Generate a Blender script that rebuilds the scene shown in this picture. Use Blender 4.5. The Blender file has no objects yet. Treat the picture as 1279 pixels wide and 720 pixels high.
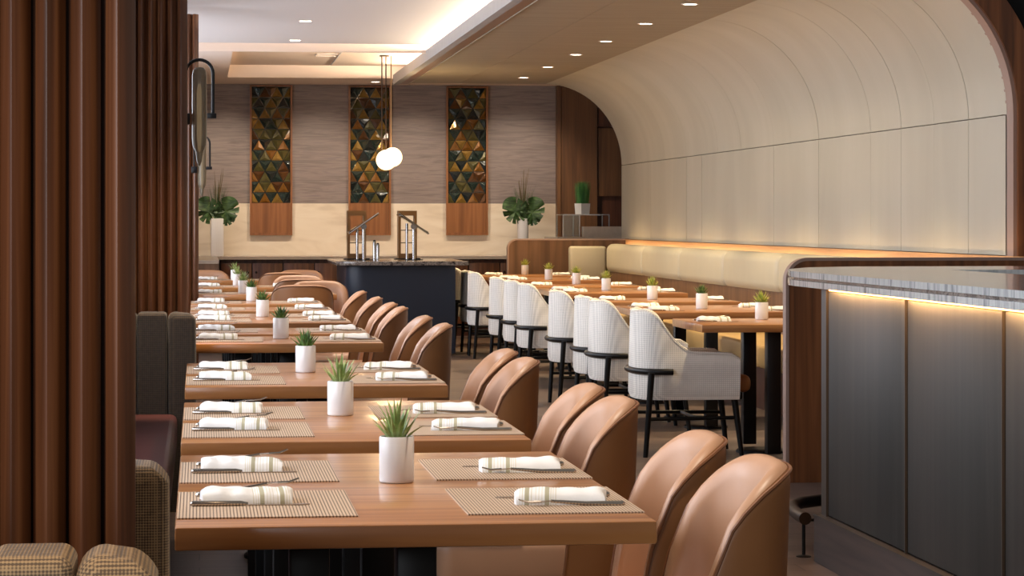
import bpy, bmesh, math, random
from mathutils import Vector, Matrix
PI = math.pi
C = bpy.context.scene.collection
rnd = random.Random(7)

# ------------------------------------------------------------------ materials
def lin(h):
    h = h.lstrip('#')
    out = []
    for i in (0, 2, 4):
        c = int(h[i:i+2], 16) / 255
        out.append(c / 12.92 if c <= .04045 else ((c + .055) / 1.055) ** 2.4)
    return (*out, 1)

def newmat(name):
    m = bpy.data.materials.new(name); m.use_nodes = True
    nt = m.node_tree
    return m, nt, nt.nodes['Principled BSDF']

def simple(name, col, rough=.5, metal=0, spec=.5, coat=0, emit=None, estr=0, sheen=0, noise=.0, nscale=40, bump=0):
    m, nt, b = newmat(name)
    b.inputs['Base Color'].default_value = lin(col)
    b.inputs['Roughness'].default_value = rough
    b.inputs['Metallic'].default_value = metal
    b.inputs['Specular IOR Level'].default_value = spec
    b.inputs['Coat Weight'].default_value = coat
    if sheen: b.inputs['Sheen Weight'].default_value = sheen
    if emit:
        b.inputs['Emission Color'].default_value = lin(emit); b.inputs['Emission Strength'].default_value = estr
    if noise or bump:
        tc = nt.nodes.new('ShaderNodeTexCoord'); n = nt.nodes.new('ShaderNodeTexNoise')
        n.inputs['Scale'].default_value = nscale; n.inputs['Detail'].default_value = 4
        nt.links.new(tc.outputs['Object'], n.inputs['Vector'])
        if noise:
            mx = nt.nodes.new('ShaderNodeMix'); mx.data_type = 'RGBA'; mx.blend_type = 'MULTIPLY'
            mx.inputs[0].default_value = noise
            mx.inputs[6].default_value = lin(col)
            nt.links.new(n.outputs['Fac'], mx.inputs[7]); nt.links.new(mx.outputs[2], b.inputs['Base Color'])
        if bump:
            bp = nt.nodes.new('ShaderNodeBump'); bp.inputs['Strength'].default_value = bump; bp.inputs['Distance'].default_value = .004
            nt.links.new(n.outputs['Fac'], bp.inputs['Height']); nt.links.new(bp.outputs[0], b.inputs['Normal'])
    return m

def streak(name, cols, scale, rough=.45, coat=0, detail=6, bump=.0, dist=.6, metal=0, spec=.5, nsc=1.0):
    """stretched noise: wood grain, stone veins, brushed metal.  scale = xyz stretch"""
    m, nt, b = newmat(name)
    tc = nt.nodes.new('ShaderNodeTexCoord'); mp = nt.nodes.new('ShaderNodeMapping')
    mp.inputs['Scale'].default_value = scale
    n = nt.nodes.new('ShaderNodeTexNoise'); n.inputs['Scale'].default_value = nsc
    n.inputs['Detail'].default_value = detail; n.inputs['Distortion'].default_value = dist
    r = nt.nodes.new('ShaderNodeValToRGB')
    el = r.color_ramp.elements
    el[0].position = .28; el[0].color = lin(cols[0]); el[1].position = .72; el[1].color = lin(cols[-1])
    for i, c in enumerate(cols[1:-1]):
        e = el.new(.28 + .44 * (i + 1) / (len(cols) - 1)); e.color = lin(c)
    nt.links.new(tc.outputs['Object'], mp.inputs['Vector']); nt.links.new(mp.outputs[0], n.inputs['Vector'])
    nt.links.new(n.outputs['Fac'], r.inputs['Fac']); nt.links.new(r.outputs[0], b.inputs['Base Color'])
    b.inputs['Roughness'].default_value = rough; b.inputs['Coat Weight'].default_value = coat
    b.inputs['Coat Roughness'].default_value = .15
    b.inputs['Metallic'].default_value = metal; b.inputs['Specular IOR Level'].default_value = spec
    if bump:
        bp = nt.nodes.new('ShaderNodeBump'); bp.inputs['Strength'].default_value = bump; bp.inputs['Distance'].default_value = .002
        nt.links.new(n.outputs['Fac'], bp.inputs['Height']); nt.links.new(bp.outputs[0], b.inputs['Normal'])
    return m

def math_node(nt, op, a=None, b=None):
    n = nt.nodes.new('ShaderNodeMath'); n.operation = op
    for i, v in enumerate((a, b)):
        if v is None: continue
        if isinstance(v, (int, float)): n.inputs[i].default_value = v
        else: nt.links.new(v, n.inputs[i])
    return n.outputs[0]

def woven(name, ca, cb, pitch, rough=.85, duty=.5, axes='XYZ', mixw=.0, noise=.4, bump=.4):
    """checked weave from sines on the object's own coordinates"""
    m, nt, b = newmat(name)
    tc = nt.nodes.new('ShaderNodeTexCoord'); sx = nt.nodes.new('ShaderNodeSeparateXYZ')
    nt.links.new(tc.outputs['Object'], sx.inputs[0])
    vals = []
    for ax in axes:
        s = math_node(nt, 'MULTIPLY', sx.outputs[ax], 2 * PI / pitch)
        vals.append(math_node(nt, 'SINE', s))
    v = vals[0]
    for w in vals[1:]: v = math_node(nt, 'ADD', v, w)
    n = nt.nodes.new('ShaderNodeTexNoise'); n.inputs['Scale'].default_value = .35 / pitch; n.inputs['Detail'].default_value = 3
    nt.links.new(tc.outputs['Object'], n.inputs['Vector'])
    nv = math_node(nt, 'MULTIPLY', math_node(nt, 'SUBTRACT', n.outputs['Fac'], .5), 6 * noise)
    v = math_node(nt, 'ADD', v, nv)
    r = nt.nodes.new('ShaderNodeMapRange'); r.inputs['From Min'].default_value = -1.2; r.inputs['From Max'].default_value = 1.2
    nt.links.new(v, r.inputs['Value'])
    mx = nt.nodes.new('ShaderNodeMix'); mx.data_type = 'RGBA'
    mx.inputs[6].default_value = lin(ca); mx.inputs[7].default_value = lin(cb)
    nt.links.new(r.outputs[0], mx.inputs[0]); nt.links.new(mx.outputs[2], b.inputs['Base Color'])
    b.inputs['Roughness'].default_value = rough; b.inputs['Sheen Weight'].default_value = .15
    bp = nt.nodes.new('ShaderNodeBump'); bp.inputs['Strength'].default_value = bump; bp.inputs['Distance'].default_value = .002
    nt.links.new(r.outputs[0], bp.inputs['Height']); nt.links.new(bp.outputs[0], b.inputs['Normal'])
    return m

def napkin_mat():
    m, nt, b = newmat('napkin_cotton')
    tc = nt.nodes.new('ShaderNodeTexCoord'); sx = nt.nodes.new('ShaderNodeSeparateXYZ')
    nt.links.new(tc.outputs['Object'], sx.inputs[0])
    r = nt.nodes.new('ShaderNodeValToRGB'); r.color_ramp.interpolation = 'CONSTANT'
    x = math_node(nt, 'ADD', math_node(nt, 'MULTIPLY', sx.outputs['X'], 1 / .18), .5)
    nt.links.new(x, r.inputs['Fac'])
    W, G, T = lin('#e2dfdd'), lin('#a9a288'), lin('#cfc8b8')
    el = r.color_ramp.elements; el[0].position = 0; el[0].color = W; el[1].position = .545; el[1].color = T
    for p, c in ((.555, W), (.575, T), (.585, W), (.60, T), (.61, W), (.625, G), (.675, W), (.70, T), (.71, W), (.735, T), (.745, W),
                 (.77, T), (.78, W), (.82, T), (.83, W), (.85, G), (.90, W), (.92, T), (.93, W), (.95, T), (.96, W)):
        e = el.new(p); e.color = c
    nt.links.new(r.outputs[0], b.inputs['Base Color']); b.inputs['Roughness'].default_value = .9
    n = nt.nodes.new('ShaderNodeTexNoise'); n.inputs['Scale'].default_value = 60
    nt.links.new(tc.outputs['Object'], n.inputs['Vector'])
    bp = nt.nodes.new('ShaderNodeBump'); bp.inputs['Strength'].default_value = .25; bp.inputs['Distance'].default_value = .004
    nt.links.new(n.outputs['Fac'], bp.inputs['Height']); nt.links.new(bp.outputs[0], b.inputs['Normal'])
    return m

def mat_mat():
    """placemat: pale bands with dark ribs, ribs running across the mat"""
    m, nt, b = newmat('placemat_weave')
    tc = nt.nodes.new('ShaderNodeTexCoord'); sx = nt.nodes.new('ShaderNodeSeparateXYZ')
    nt.links.new(tc.outputs['Object'], sx.inputs[0])
    fx = math_node(nt, 'FRACT', math_node(nt, 'MULTIPLY', sx.outputs['X'], 1 / .0066))
    fy = math_node(nt, 'FRACT', math_node(nt, 'MULTIPLY', sx.outputs['Y'], 1 / .009))
    lx = math_node(nt, 'LESS_THAN', fx, .34); ly = math_node(nt, 'LESS_THAN', fy, .25)
    v = math_node(nt, 'MAXIMUM', lx, math_node(nt, 'MULTIPLY', ly, .45))
    mx = nt.nodes.new('ShaderNodeMix'); mx.data_type = 'RGBA'
    mx.inputs[6].default_value = lin('#c8ad92'); mx.inputs[7].default_value = lin('#66503f')
    nt.links.new(v, mx.inputs[0]); nt.links.new(mx.outputs[2], b.inputs['Base Color'])
    b.inputs['Roughness'].default_value = .55
    bp = nt.nodes.new('ShaderNodeBump'); bp.inputs['Strength'].default_value = .5; bp.inputs['Distance'].default_value = .001; bp.invert = True
    nt.links.new(v, bp.inputs['Height']); nt.links.new(bp.outputs[0], b.inputs['Normal'])
    return m

def plank_mat(name, cols, w, l, rot=0, rough=.35):
    m, nt, b = newmat(name)
    tc = nt.nodes.new('ShaderNodeTexCoord'); mp = nt.nodes.new('ShaderNodeMapping'); mp.inputs['Rotation'].default_value = (0, 0, rot)
    br = nt.nodes.new('ShaderNodeTexBrick'); br.offset = .37
    br.inputs['Color1'].default_value = lin(cols[0]); br.inputs['Color2'].default_value = lin(cols[1]); br.inputs['Mortar'].default_value = lin(cols[2])
    br.inputs['Scale'].default_value = 1; br.inputs['Brick Width'].default_value = l; br.inputs['Row Height'].default_value = w
    br.inputs['Mortar Size'].default_value = .003
    nt.links.new(tc.outputs['Object'], mp.inputs[0]); nt.links.new(mp.outputs[0], br.inputs['Vector'])
    m2 = nt.nodes.new('ShaderNodeMapping'); m2.inputs['Scale'].default_value = (2, 30, 1)
    n = nt.nodes.new('ShaderNodeTexNoise'); n.inputs['Scale'].default_value = 1.2; n.inputs['Detail'].default_value = 6; n.inputs['Distortion'].default_value = 1
    nt.links.new(mp.outputs[0], m2.inputs[0]); nt.links.new(m2.outputs[0], n.inputs['Vector'])
    mr = nt.nodes.new('ShaderNodeMapRange'); mr.inputs['To Min'].default_value = .45; mr.inputs['To Max'].default_value = 1.5
    nt.links.new(n.outputs['Fac'], mr.inputs['Value'])
    mx = nt.nodes.new('ShaderNodeMix'); mx.data_type = 'RGBA'; mx.blend_type = 'MULTIPLY'; mx.inputs[0].default_value = 1
    nt.links.new(br.outputs['Color'], mx.inputs[6]); nt.links.new(mr.outputs[0], mx.inputs[7]); nt.links.new(mx.outputs[2], b.inputs['Base Color'])
    b.inputs['Roughness'].default_value = rough
    return m

def glass(name, col, rough=.02, alpha=.25):
    m, nt, b = newmat(name)
    b.inputs['Base Color'].default_value = lin(col); b.inputs['Roughness'].default_value = rough
    t = nt.nodes.new('ShaderNodeBsdfTransparent'); t.inputs['Color'].default_value = lin(col)
    g = nt.nodes.new('ShaderNodeBsdfGlossy'); g.inputs['Roughness'].default_value = rough
    fr = nt.nodes.new('ShaderNodeFresnel'); fr.inputs['IOR'].default_value = 1.45
    f2 = math_node(nt, 'ADD', fr.outputs[0], alpha)
    mx = nt.nodes.new('ShaderNodeMixShader')
    nt.links.new(f2, mx.inputs[0]); nt.links.new(t.outputs[0], mx.inputs[1]); nt.links.new(g.outputs[0], mx.inputs[2])
    nt.links.new(mx.outputs[0], nt.nodes['Material Output'].inputs['Surface'])
    return m

M = {}
M['oak'] = streak('table_walnut', ['#7d4a24', '#a66d3c', '#c08a54'], (.9, 26, 14), rough=.3, coat=.4, bump=.03)
M['oak_dark'] = streak('table_walnut_edge', ['#6d4124', '#8a5733'], (1, 20, 20), rough=.4)
M['walnut'] = streak('walnut_vertical', ['#522d17', '#744423', '#8a5530'], (24, 24, .8), rough=.42, coat=.1, bump=.03)
M['walnut_d'] = streak('walnut_dark', ['#33190d', '#4d2a18', '#5d3520'], (20, 20, .8), rough=.45, bump=.03)
M['walnut_h'] = streak('walnut_panel', ['#523824', '#694a32', '#785740'], (14, 14, .7), rough=.45)
M['fin'] = streak('fin_walnut', ['#42240f', '#623a22', '#845636'], (40, 40, .7), rough=.38, coat=.1)
M['corner_wood'] = streak('corner_walnut', ['#4f321d', '#654327', '#765030'], (18, 18, .7), rough=.45)
M['ledge_wood'] = streak('ledge_oak', ['#9a7048', '#b08556', '#c29868'], (20, .6, 20), rough=.5)
M['panel_wood'] = streak('panel_walnut', ['#6b4021', '#82522d', '#96623a'], (20, 20, .8), rough=.42, coat=.1)
M['edgeband'] = simple('edge_band', '#9c8072', .5)
M['leather'] = simple('tan_leather', '#bb8e6e', .42, spec=.4, noise=.12, nscale=14, bump=.06)
M['leather_out'] = simple('brown_leather', '#8e5c32', .5, noise=.15, nscale=14, bump=.06)
M['welt'] = simple('leather_piping', '#7c4f30', .5)
M['leather_seat'] = simple('seat_leather', '#9a6437', .45, noise=.1, nscale=14)
M['burgundy'] = simple('burgundy_leather', '#4a1c1e', .45, noise=.2, nscale=20)
M['tweed'] = woven('brown_tweed', '#564433', '#9f8360', .0047, noise=.5, bump=.4)
M['tweed_shaded'] = woven('brown_tweed_shaded', '#0d0d11', '#413328', .0058, noise=.45, bump=.5)  # same brown tweed, with the shade on it put into darker colours
M['check'] = woven('white_check', '#d3cdc4', '#f4eee4', .0115, noise=.25, bump=.25)
M['cream_leather'] = simple('cream_leather', '#b9af98', .5, noise=.1, nscale=6, bump=.04)
M['tan_bench'] = simple('tan_bench_leather', '#b5935c', .55, noise=.1, nscale=6)
M['black'] = simple('black_wood', '#0a0909', .4, spec=.3)
M['blackmetal'] = simple('black_metal', '#131214', .4, metal=.4)
M['bronze'] = simple('dark_bronze', '#3a2c22', .4, metal=.8)
M['brass'] = simple('aged_brass', '#8a6a48', .35, metal=.9)
M['chrome'] = simple('chrome', '#b8b8ba', .2, metal=1)
M['steel'] = simple('cutlery_steel', '#b9aea4', .22, metal=1)
M['ceramic'] = simple('white_ceramic', '#e2dedb', .28, coat=.2)
M['soil'] = simple('soil', '#2c221a', .95, bump=.6, nscale=200)
def leafmat(name, a, b_, c):
    m = streak(name, [a, b_, c], (3, 3, 9), rough=.42, nsc=4)
    return m
M['leaf_a'] = leafmat('succulent_green', '#5a7136', '#8ca15c', '#c3cb92')
M['leaf_b'] = leafmat('succulent_dark', '#2c4a24', '#4f7036', '#84994f')
M['leaf_c'] = leafmat('succulent_lime', '#78852f', '#a3ad4c', '#cfce78')
M['monstera'] = leafmat('monstera_green', '#1c2c15', '#314a25', '#567040')
M['reed'] = simple('reed', '#5a4a2c', .7)
M['grass'] = streak('wheatgrass', ['#1e4a22', '#3d7a3a', '#6fa457'], (40, 40, 2), rough=.6)
M['napkin'] = napkin_mat()
M['placemat'] = mat_mat()
M['floor'] = plank_mat('floor_planks', ['#6b594f', '#54453e', '#332925'], .19, 1.4, 0, .38)
M['plinth'] = streak('plinth_walnut_grey', ['#2f2623', '#453833', '#54463e'], (14, 1.2, 22), rough=.45)
M['ceil'] = simple('ceiling_paint', '#cfc9c8', .9)
M['ceil_warm'] = simple('ceiling_soffit_paint', '#e2cfc2', .9)
M['soffit'] = streak('soffit_beige_veneer', ['#857a68', '#8f8471', '#988d79'], (1.4, 30, 30), rough=.55)
M['soffit_edge'] = simple('soffit_plaster_edge', '#a3a09f', .8, noise=.15, nscale=8)
M['lip'] = simple('bronze_lip', '#7a5a48', .4, metal=.3)
M['vault'] = streak('vault_cream_panel', ['#b0aa98', '#b7b19f', '#bdb7a6'], (.6, 1.2, .25), rough=.42, nsc=1.5)
M['gapdark'] = simple('shadow_gap', '#4b4031', .9)
M['dark'] = simple('black_void_paint', '#08080a', .9)
M['stone_up'] = streak('wall_travertine_grey', ['#70625d', '#7b6d68', '#8a7c75', '#776a6a'], (2.2, 2.2, 34), rough=.55, detail=8, dist=1.2)
M['stone_low'] = streak('wall_cream_marble', ['#d0bfa8', '#ddceb8', '#e3d6c2'], (1.2, 1.2, 4.5), rough=.35, detail=5, dist=2)
M['marble'] = streak('grey_marble', ['#54565b', '#8f9295', '#b9bbba', '#73757a'], (9, 9, 22), rough=.12, coat=.3, detail=8, dist=1.5)
M['marble_top'] = streak('grey_marble_edge', ['#747a7e', '#b4b7b7', '#d0d1cf', '#989ca0'], (26, 26, 3.0), rough=.12, coat=.3, detail=7, dist=.6)
M['quartz'] = simple('beige_quartz', '#b8a898', .25, noise=.2, nscale=25)
M['granite'] = streak('dark_granite', ['#1f1c1b', '#5a534e', '#8b8178', '#3a3533'], (20, 20, 24), rough=.15, coat=.3, detail=8, dist=1.2)
M['navy'] = simple('navy_panel', '#1c2534', .42, noise=.12, nscale=3)
M['barpanel'] = streak('brushed_zinc', ['#2e2d2a', '#363431', '#3e3c38'], (14, 14, .7), rough=.5, metal=.15, spec=.3)
M['bartrim'] = simple('bar_bronze_trim', '#4a423b', .45, metal=.4)
M['glassclear'] = glass('clear_glass', '#e6efee', .02, .06)
def smoke():
    m, nt, b = newmat('smoked_glass')
    b.inputs['Base Color'].default_value = lin('#857c6a'); b.inputs['Roughness'].default_value = .28
    t = nt.nodes.new('ShaderNodeBsdfTransparent'); t.inputs['Color'].default_value = lin('#c9bfae')
    mx = nt.nodes.new('ShaderNodeMixShader'); mx.inputs[0].default_value = .55
    nt.links.new(t.outputs[0], mx.inputs[1]); nt.links.new(b.outputs[0], mx.inputs[2])
    nt.links.new(mx.outputs[0], nt.nodes['Material Output'].inputs['Surface'])
    return m
M['smoke'] = smoke()
M['globe'] = simple('opal_globe', '#fff3dd', .4, emit='#ffe2b0', estr=1.9)
M['led'] = simple('led_diffuser', '#ffd9a0', .5, emit='#ffae52', estr=7)
M['lamp_disc'] = simple('downlight_diffuser', '#fff0d8', .5, emit='#fff0dc', estr=12)
M['white_trim'] = simple('downlight_ring', '#d8cdbd', .5)
M['window'] = simple('window_daylight', '#dfe8f5', .5, emit='#dde3ee', estr=7.5)
M['winframe'] = simple('window_frame_dark', '#2c2420', .5)
TILES = [simple('tile_' + n, c, .16, coat=.6, metal=mt, noise=.6, nscale=22, bump=1.0) for n, c, mt in
         (('amber', '#8f5f24', .3), ('gold', '#a5803a', .4), ('bottle_green', '#2f3d36', .2), ('umber', '#633f20', .25), ('olive', '#5f5830', .25), ('black', '#252c2b', .2))]

# ------------------------------------------------------------------ geometry helpers
def obj(name, bm, mats, parent=None, smooth=40, loc=(0, 0, 0), rz=0):
    me = bpy.data.meshes.new(name)
    bmesh.ops.recalc_face_normals(bm, faces=bm.faces)
    bm.to_mesh(me); bm.free()
    for m in (mats if isinstance(mats, (list, tuple)) else [mats]): me.materials.append(M[m] if isinstance(m, str) else m)
    if smooth:
        for p in me.polygons: p.use_smooth = True
        me.set_sharp_from_angle(angle=math.radians(smooth))
    o = bpy.data.objects.new(name, me); C.objects.link(o)
    o.location = loc; o.rotation_euler = (0, 0, rz)
    if parent: o.parent = parent
    return o

def tag(o, label=None, cat=None, group=None, kind=None):
    if label: o['label'] = label
    if cat: o['category'] = cat
    if group: o['group'] = group
    if kind: o['kind'] = kind
    return o

def struct(name, bm, mats, smooth=40, parent=None):
    o = obj(name, bm, mats, parent, smooth)
    if not parent: o['kind'] = 'structure'
    return o

def thing(name, label, cat, loc=(0, 0, 0), rz=0, group=None):
    o = bpy.data.objects.new(name, None); C.objects.link(o)
    o.location = loc; o.rotation_euler = (0, 0, rz); o.empty_display_size = .1
    return tag(o, label, cat, group)

def dup(root, loc, rz=None, label=None, group=None):
    def cp(o, parent):
        c = o.copy(); C.objects.link(c)
        if parent: c.parent = parent
        for ch in [x for x in KIDS.get(o, ())]: 
            KIDS.setdefault(c, []).append(cp(ch, c))
        return c
    r = cp(root, None)
    r.location = loc
    if rz is not None: r.rotation_euler = (0, 0, rz)
    if label: r['label'] = label
    if group: r['group'] = group
    return r
KIDS = {}
def reg(root):
    def walk(o):
        KIDS[o] = list(o.children)
        for c in o.children: walk(c)
    walk(root)

def nb(): return bmesh.new()

def box(bm, x0, x1, y0, y1, z0, z1, bev=0, seg=2, mi=0):
    r = bmesh.ops.create_cube(bm, size=1)
    vs = r['verts']
    for v in vs:
        v.co = Vector((x0 + (v.co.x + .5) * (x1 - x0), y0 + (v.co.y + .5) * (y1 - y0), z0 + (v.co.z + .5) * (z1 - z0)))
    fs = {f for v in vs for f in v.link_faces}
    for f in fs: f.material_index = mi
    if bev:
        es = list({e for v in vs for e in v.link_edges})
        rr = bmesh.ops.bevel(bm, geom=es, offset=bev, segments=seg, profile=.5, affect='EDGES', clamp_overlap=True)
        for f in rr['faces']: f.material_index = mi
    return bm

def prism(bm, pts, z0, z1, mi=0, axis='Z', bev=0):
    """extrude a 2-D outline.  axis Z: pts=(x,y);  axis Y: pts=(x,z) along y;  axis X: pts=(y,z) along x"""
    def P(p, t):
        return {'Z': (p[0], p[1], t), 'Y': (p[0], t, p[1]), 'X': (t, p[0], p[1])}[axis]
    a = [bm.verts.new(P(p, z0)) for p in pts]; b = [bm.verts.new(P(p, z1)) for p in pts]
    n = len(pts)
    fs = [bm.faces.new(a), bm.faces.new(list(reversed(b)))]
    for i in range(n): fs.append(bm.faces.new((a[i], b[i], b[(i + 1) % n], a[(i + 1) % n])))
    for f in fs: f.material_index = mi
    if bev:
        es = list({e for f in fs[:2] for e in f.edges})
        bmesh.ops.bevel(bm, geom=es, offset=bev, segments=2, profile=.5, affect='EDGES')
    return bm

def lathe(bm, prof, n=32, cx=0, cy=0, cap=True, mi=0):
    rings = []
    for r, z in prof:
        rings.append([bm.verts.new((cx + r * math.cos(2 * PI * i / n), cy + r * math.sin(2 * PI * i / n), z)) for i in range(n)])
    for a, b in zip(rings, rings[1:]):
        for i in range(n):
            f = bm.faces.new((a[i], a[(i + 1) % n], b[(i + 1) % n], b[i])); f.material_index = mi
    if cap:
        bm.faces.new(list(reversed(rings[0]))).material_index = mi; bm.faces.new(rings[-1]).material_index = mi
    return bm

def tube(bm, path, r, n=10, cap=True, closed=False, mi=0):
    path = [Vector(p) for p in path]; m = len(path)
    rad = r if isinstance(r, (list, tuple)) else [r] * m
    rings = []; up = None
    for i, p in enumerate(path):
        if closed: t = path[(i + 1) % m] - path[i - 1]
        else: t = path[min(i + 1, m - 1)] - path[max(i - 1, 0)]
        t.normalize()
        if up is None:
            up = Vector((0, 0, 1)) if abs(t.z) < .9 else Vector((1, 0, 0))
        u = (up - t * up.dot(t)).normalized(); w = t.cross(u); up = u
        rings.append([bm.verts.new(p + (u * math.cos(2 * PI * k / n) + w * math.sin(2 * PI * k / n)) * rad[i]) for k in range(n)])
    rng = range(m) if closed else range(m - 1)
    for i in rng:
        a, b = rings[i], rings[(i + 1) % m]
        for k in range(n): bm.faces.new((a[k], a[(k + 1) % n], b[(k + 1) % n], b[k])).material_index = mi
    if cap and not closed:
        bm.faces.new(list(reversed(rings[0]))).material_index = mi; bm.faces.new(rings[-1]).material_index = mi
    return bm

def arc(cx, cy, r, a0, a1, n):
    return [(cx + r * math.cos(a0 + (a1 - a0) * i / n), cy + r * math.sin(a0 + (a1 - a0) * i / n)) for i in range(n + 1)]

def interp(tab, s):
    if s <= tab[0][0]: return tab[0][1]
    for (a, u), (b, v) in zip(tab, tab[1:]):
        if s <= b:
            t = (s - a) / (b - a); t = t * t * (3 - 2 * t) if False else t
            return u + (v - u) * t
    return tab[-1][1]

def smoothtab(tab):
    """Catmull-Rom sampling of a table"""
    xs = [a for a, _ in tab]; ys = [b for _, b in tab]; out = []
    n = len(tab)
    ms = []
    for i in range(n):
        if i == 0: ms.append((ys[1] - ys[0]) / (xs[1] - xs[0]))
        elif i == n - 1: ms.append((ys[-1] - ys[-2]) / (xs[-1] - xs[-2]))
        else: ms.append((ys[i + 1] - ys[i - 1]) / (xs[i + 1] - xs[i - 1]))
    for i in range(n - 1):
        h = xs[i + 1] - xs[i]
        for k in range(8):
            t = k / 8
            out.append((xs[i] + t * h, (2*t**3 - 3*t**2 + 1) * ys[i] + (t**3 - 2*t**2 + t) * h * ms[i] + (-2*t**3 + 3*t**2) * ys[i+1] + (t**3 - t**2) * h * ms[i+1]))
    out.append(tab[-1])
    return out

def shell(W, bx, a, e, slen, rimtab, zout, zin, thick, lean=.0, taper=0., nq=14, ns=8):
    """barrel chair back seen in plan as a U open towards -x; rim height falls with the distance s from the back"""
    tab = smoothtab(rimtab)
    half = []
    for i in range(nq + 1):
        ph = PI / 2 * i / nq
        half.append((bx - a + a * math.cos(ph) ** e, W / 2 * math.sin(ph) ** e))
    for i in range(1, ns + 1):
        half.append((bx - a - (slen - a) * i / ns, W / 2))
    pts = [(x, -y) for x, y in reversed(half)] + half[1:]
    n = len(pts); nor = []
    for i in range(n):
        p, q = pts[max(i - 1, 0)], pts[min(i + 1, n - 1)]
        t = Vector((q[0] - p[0], q[1] - p[1])).normalized(); nor.append(Vector((t.y, -t.x)))
    bm = nb(); secs = []; rim = []
    for (x, y), nn in zip(pts, nor):
        zr = interp(tab, bx - x)
        inn = max(zin, .0)
        def at(o, z):
            k = 1 - taper * max(0, (z - .45))
            return Vector((x - nn.x * o + lean * (z - .45), (y - nn.y * o) * k, z))
        t = thick
        hh = zr - zout
        prof = [(.012, zout), (0, zout + .03), (0, zout + hh * .35), (0, zout + hh * .65), (0, zr - .03), (.002, zr - .012), (.008, zr - .002),
                (t * .35, zr + .006), (t * .62, zr + .002), (t * .85, zr - .014), (t, max(zr - .045, inn + .004)), (t, inn + (max(zr - .045, inn) - inn) * .5 + .002), (t, inn)]
        secs.append([bm.verts.new(at(o, z)) for o, z in prof]); rim.append(at(.001, zr - .006))
    m = len(secs[0]); KO = 6
    for A, B in zip(secs, secs[1:]):
        for k in range(m):
            f = bm.faces.new((A[k], B[k], B[(k + 1) % m], A[(k + 1) % m]))
            f.material_index = 0 if k >= KO and k < m - 1 else 1
    bm.faces.new(secs[0]).material_index = 1; bm.faces.new(list(reversed(secs[-1]))).material_index = 1
    return bm, rim

# ------------------------------------------------------------------ camera
F = 3200.0; CAMZ = 1.327; YAW = math.atan(390.5 / F)
cd = bpy.data.cameras.new('camera'); cam = bpy.data.objects.new('camera', cd); C.objects.link(cam)
cam.location = (0, 0, CAMZ); cam.rotation_euler = (PI / 2, 0, -YAW)
cd.sensor_width = 36; cd.lens = 36 * F / 1279; cd.shift_y = -84 / 1279; cd.clip_end = 200
bpy.context.scene.camera = cam

# ------------------------------------------------------------------ the setting
XW, YB = 4.68, 30.0
bm = nb(); box(bm, -4, 7, -3, YB + .3, -.1, 0); struct('floor', bm, 'floor', 0)
# back wall: grey travertine over cream marble
bm = nb(); box(bm, -4, 4.2, YB, YB + .2, 1.53, 3.3, mi=0); box(bm, -4, 4.2, YB, YB + .2, 0, 1.53, mi=1)
struct('wall_back', bm, ['stone_up', 'stone_low'], 0)
# far left wall with the daylight windows between the booth screens
WINS = [(4.7, 10.3), (12.7, 19.4), (20.6, 25.2)]
bm = nb(); xl = -1.3
box(bm, xl - .2, xl, 2.5, YB, 0, .95); box(bm, xl - .2, xl, 2.5, YB, 2.75, 3.3)
ys = [2.5] + [v for w in WINS for v in w] + [YB]
for a, b in zip(ys[::2], ys[1::2]): box(bm, xl - .2, xl, a, b, .95, 2.75)
struct('wall_left', bm, 'walnut_d', 0)
for i, (a, b) in enumerate(WINS):
    bm = nb()
    for z0, z1 in ((.95, 1.0), (2.7, 2.75)): box(bm, xl - .12, xl - .02, a, b, z0, z1)
    n = 5
    for k in range(n + 1):
        y = a + (b - a) * k / n; box(bm, xl - .12, xl - .02, max(a, y - .025), min(b, y + .025), 1.0, 2.7)
    w = struct('window_%d' % (i + 1), bm, 'winframe', 0)
    bm = nb(); box(bm, xl - .1, xl - .09, a + .01, b - .01, .99, 2.71)
    obj('pane', bm, 'window', w, 0)
# main ceiling, lower soffit with a tray at the far end
bm = nb(); box(bm, -4, 4.0, 9.0, 24.2, 3.0, 3.1); struct('ceiling', bm, 'ceil', 0)
bm = nb()
box(bm, -4, .31, 24.2, YB, 2.92, 3.02); box(bm, .31, 5, 28.6, YB, 2.92, 3.02); box(bm, 2.9, 5, 24.2, 28.6, 2.92, 3.02)
box(bm, .31, 2.9, 24.2, 24.26, 2.92, 3.0)
box(bm, .2, 3.0, 24.2, 28.7, 3.06, 3.12)
for x0, x1, y0, y1 in ((.21, .305, 24.27, 28.6), (2.905, 2.99, 24.27, 28.6), (.21, 2.99, 28.605, 28.69), (.21, 2.99, 24.205, 24.255)):
    box(bm, x0, x1, y0, y1, 3.0, 3.065)
struct('ceiling_soffit', bm, 'ceil_warm', 0)
bm = nb()
for x in (1.45, 2.42): box(bm, x - .006, x + .006, 24.4, 28.5, 3.052, 3.0605)
box(bm, 1.2, 1.42, 26.9, 26.915, 3.052, 3.0605); box(bm, 1.2, 1.42, 26.6, 26.615, 3.052, 3.0605); box(bm, 1.2, 1.21, 26.6, 26.9, 3.052, 3.0605)
struct('trim_1', bm, 'ceil', 0)
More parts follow.
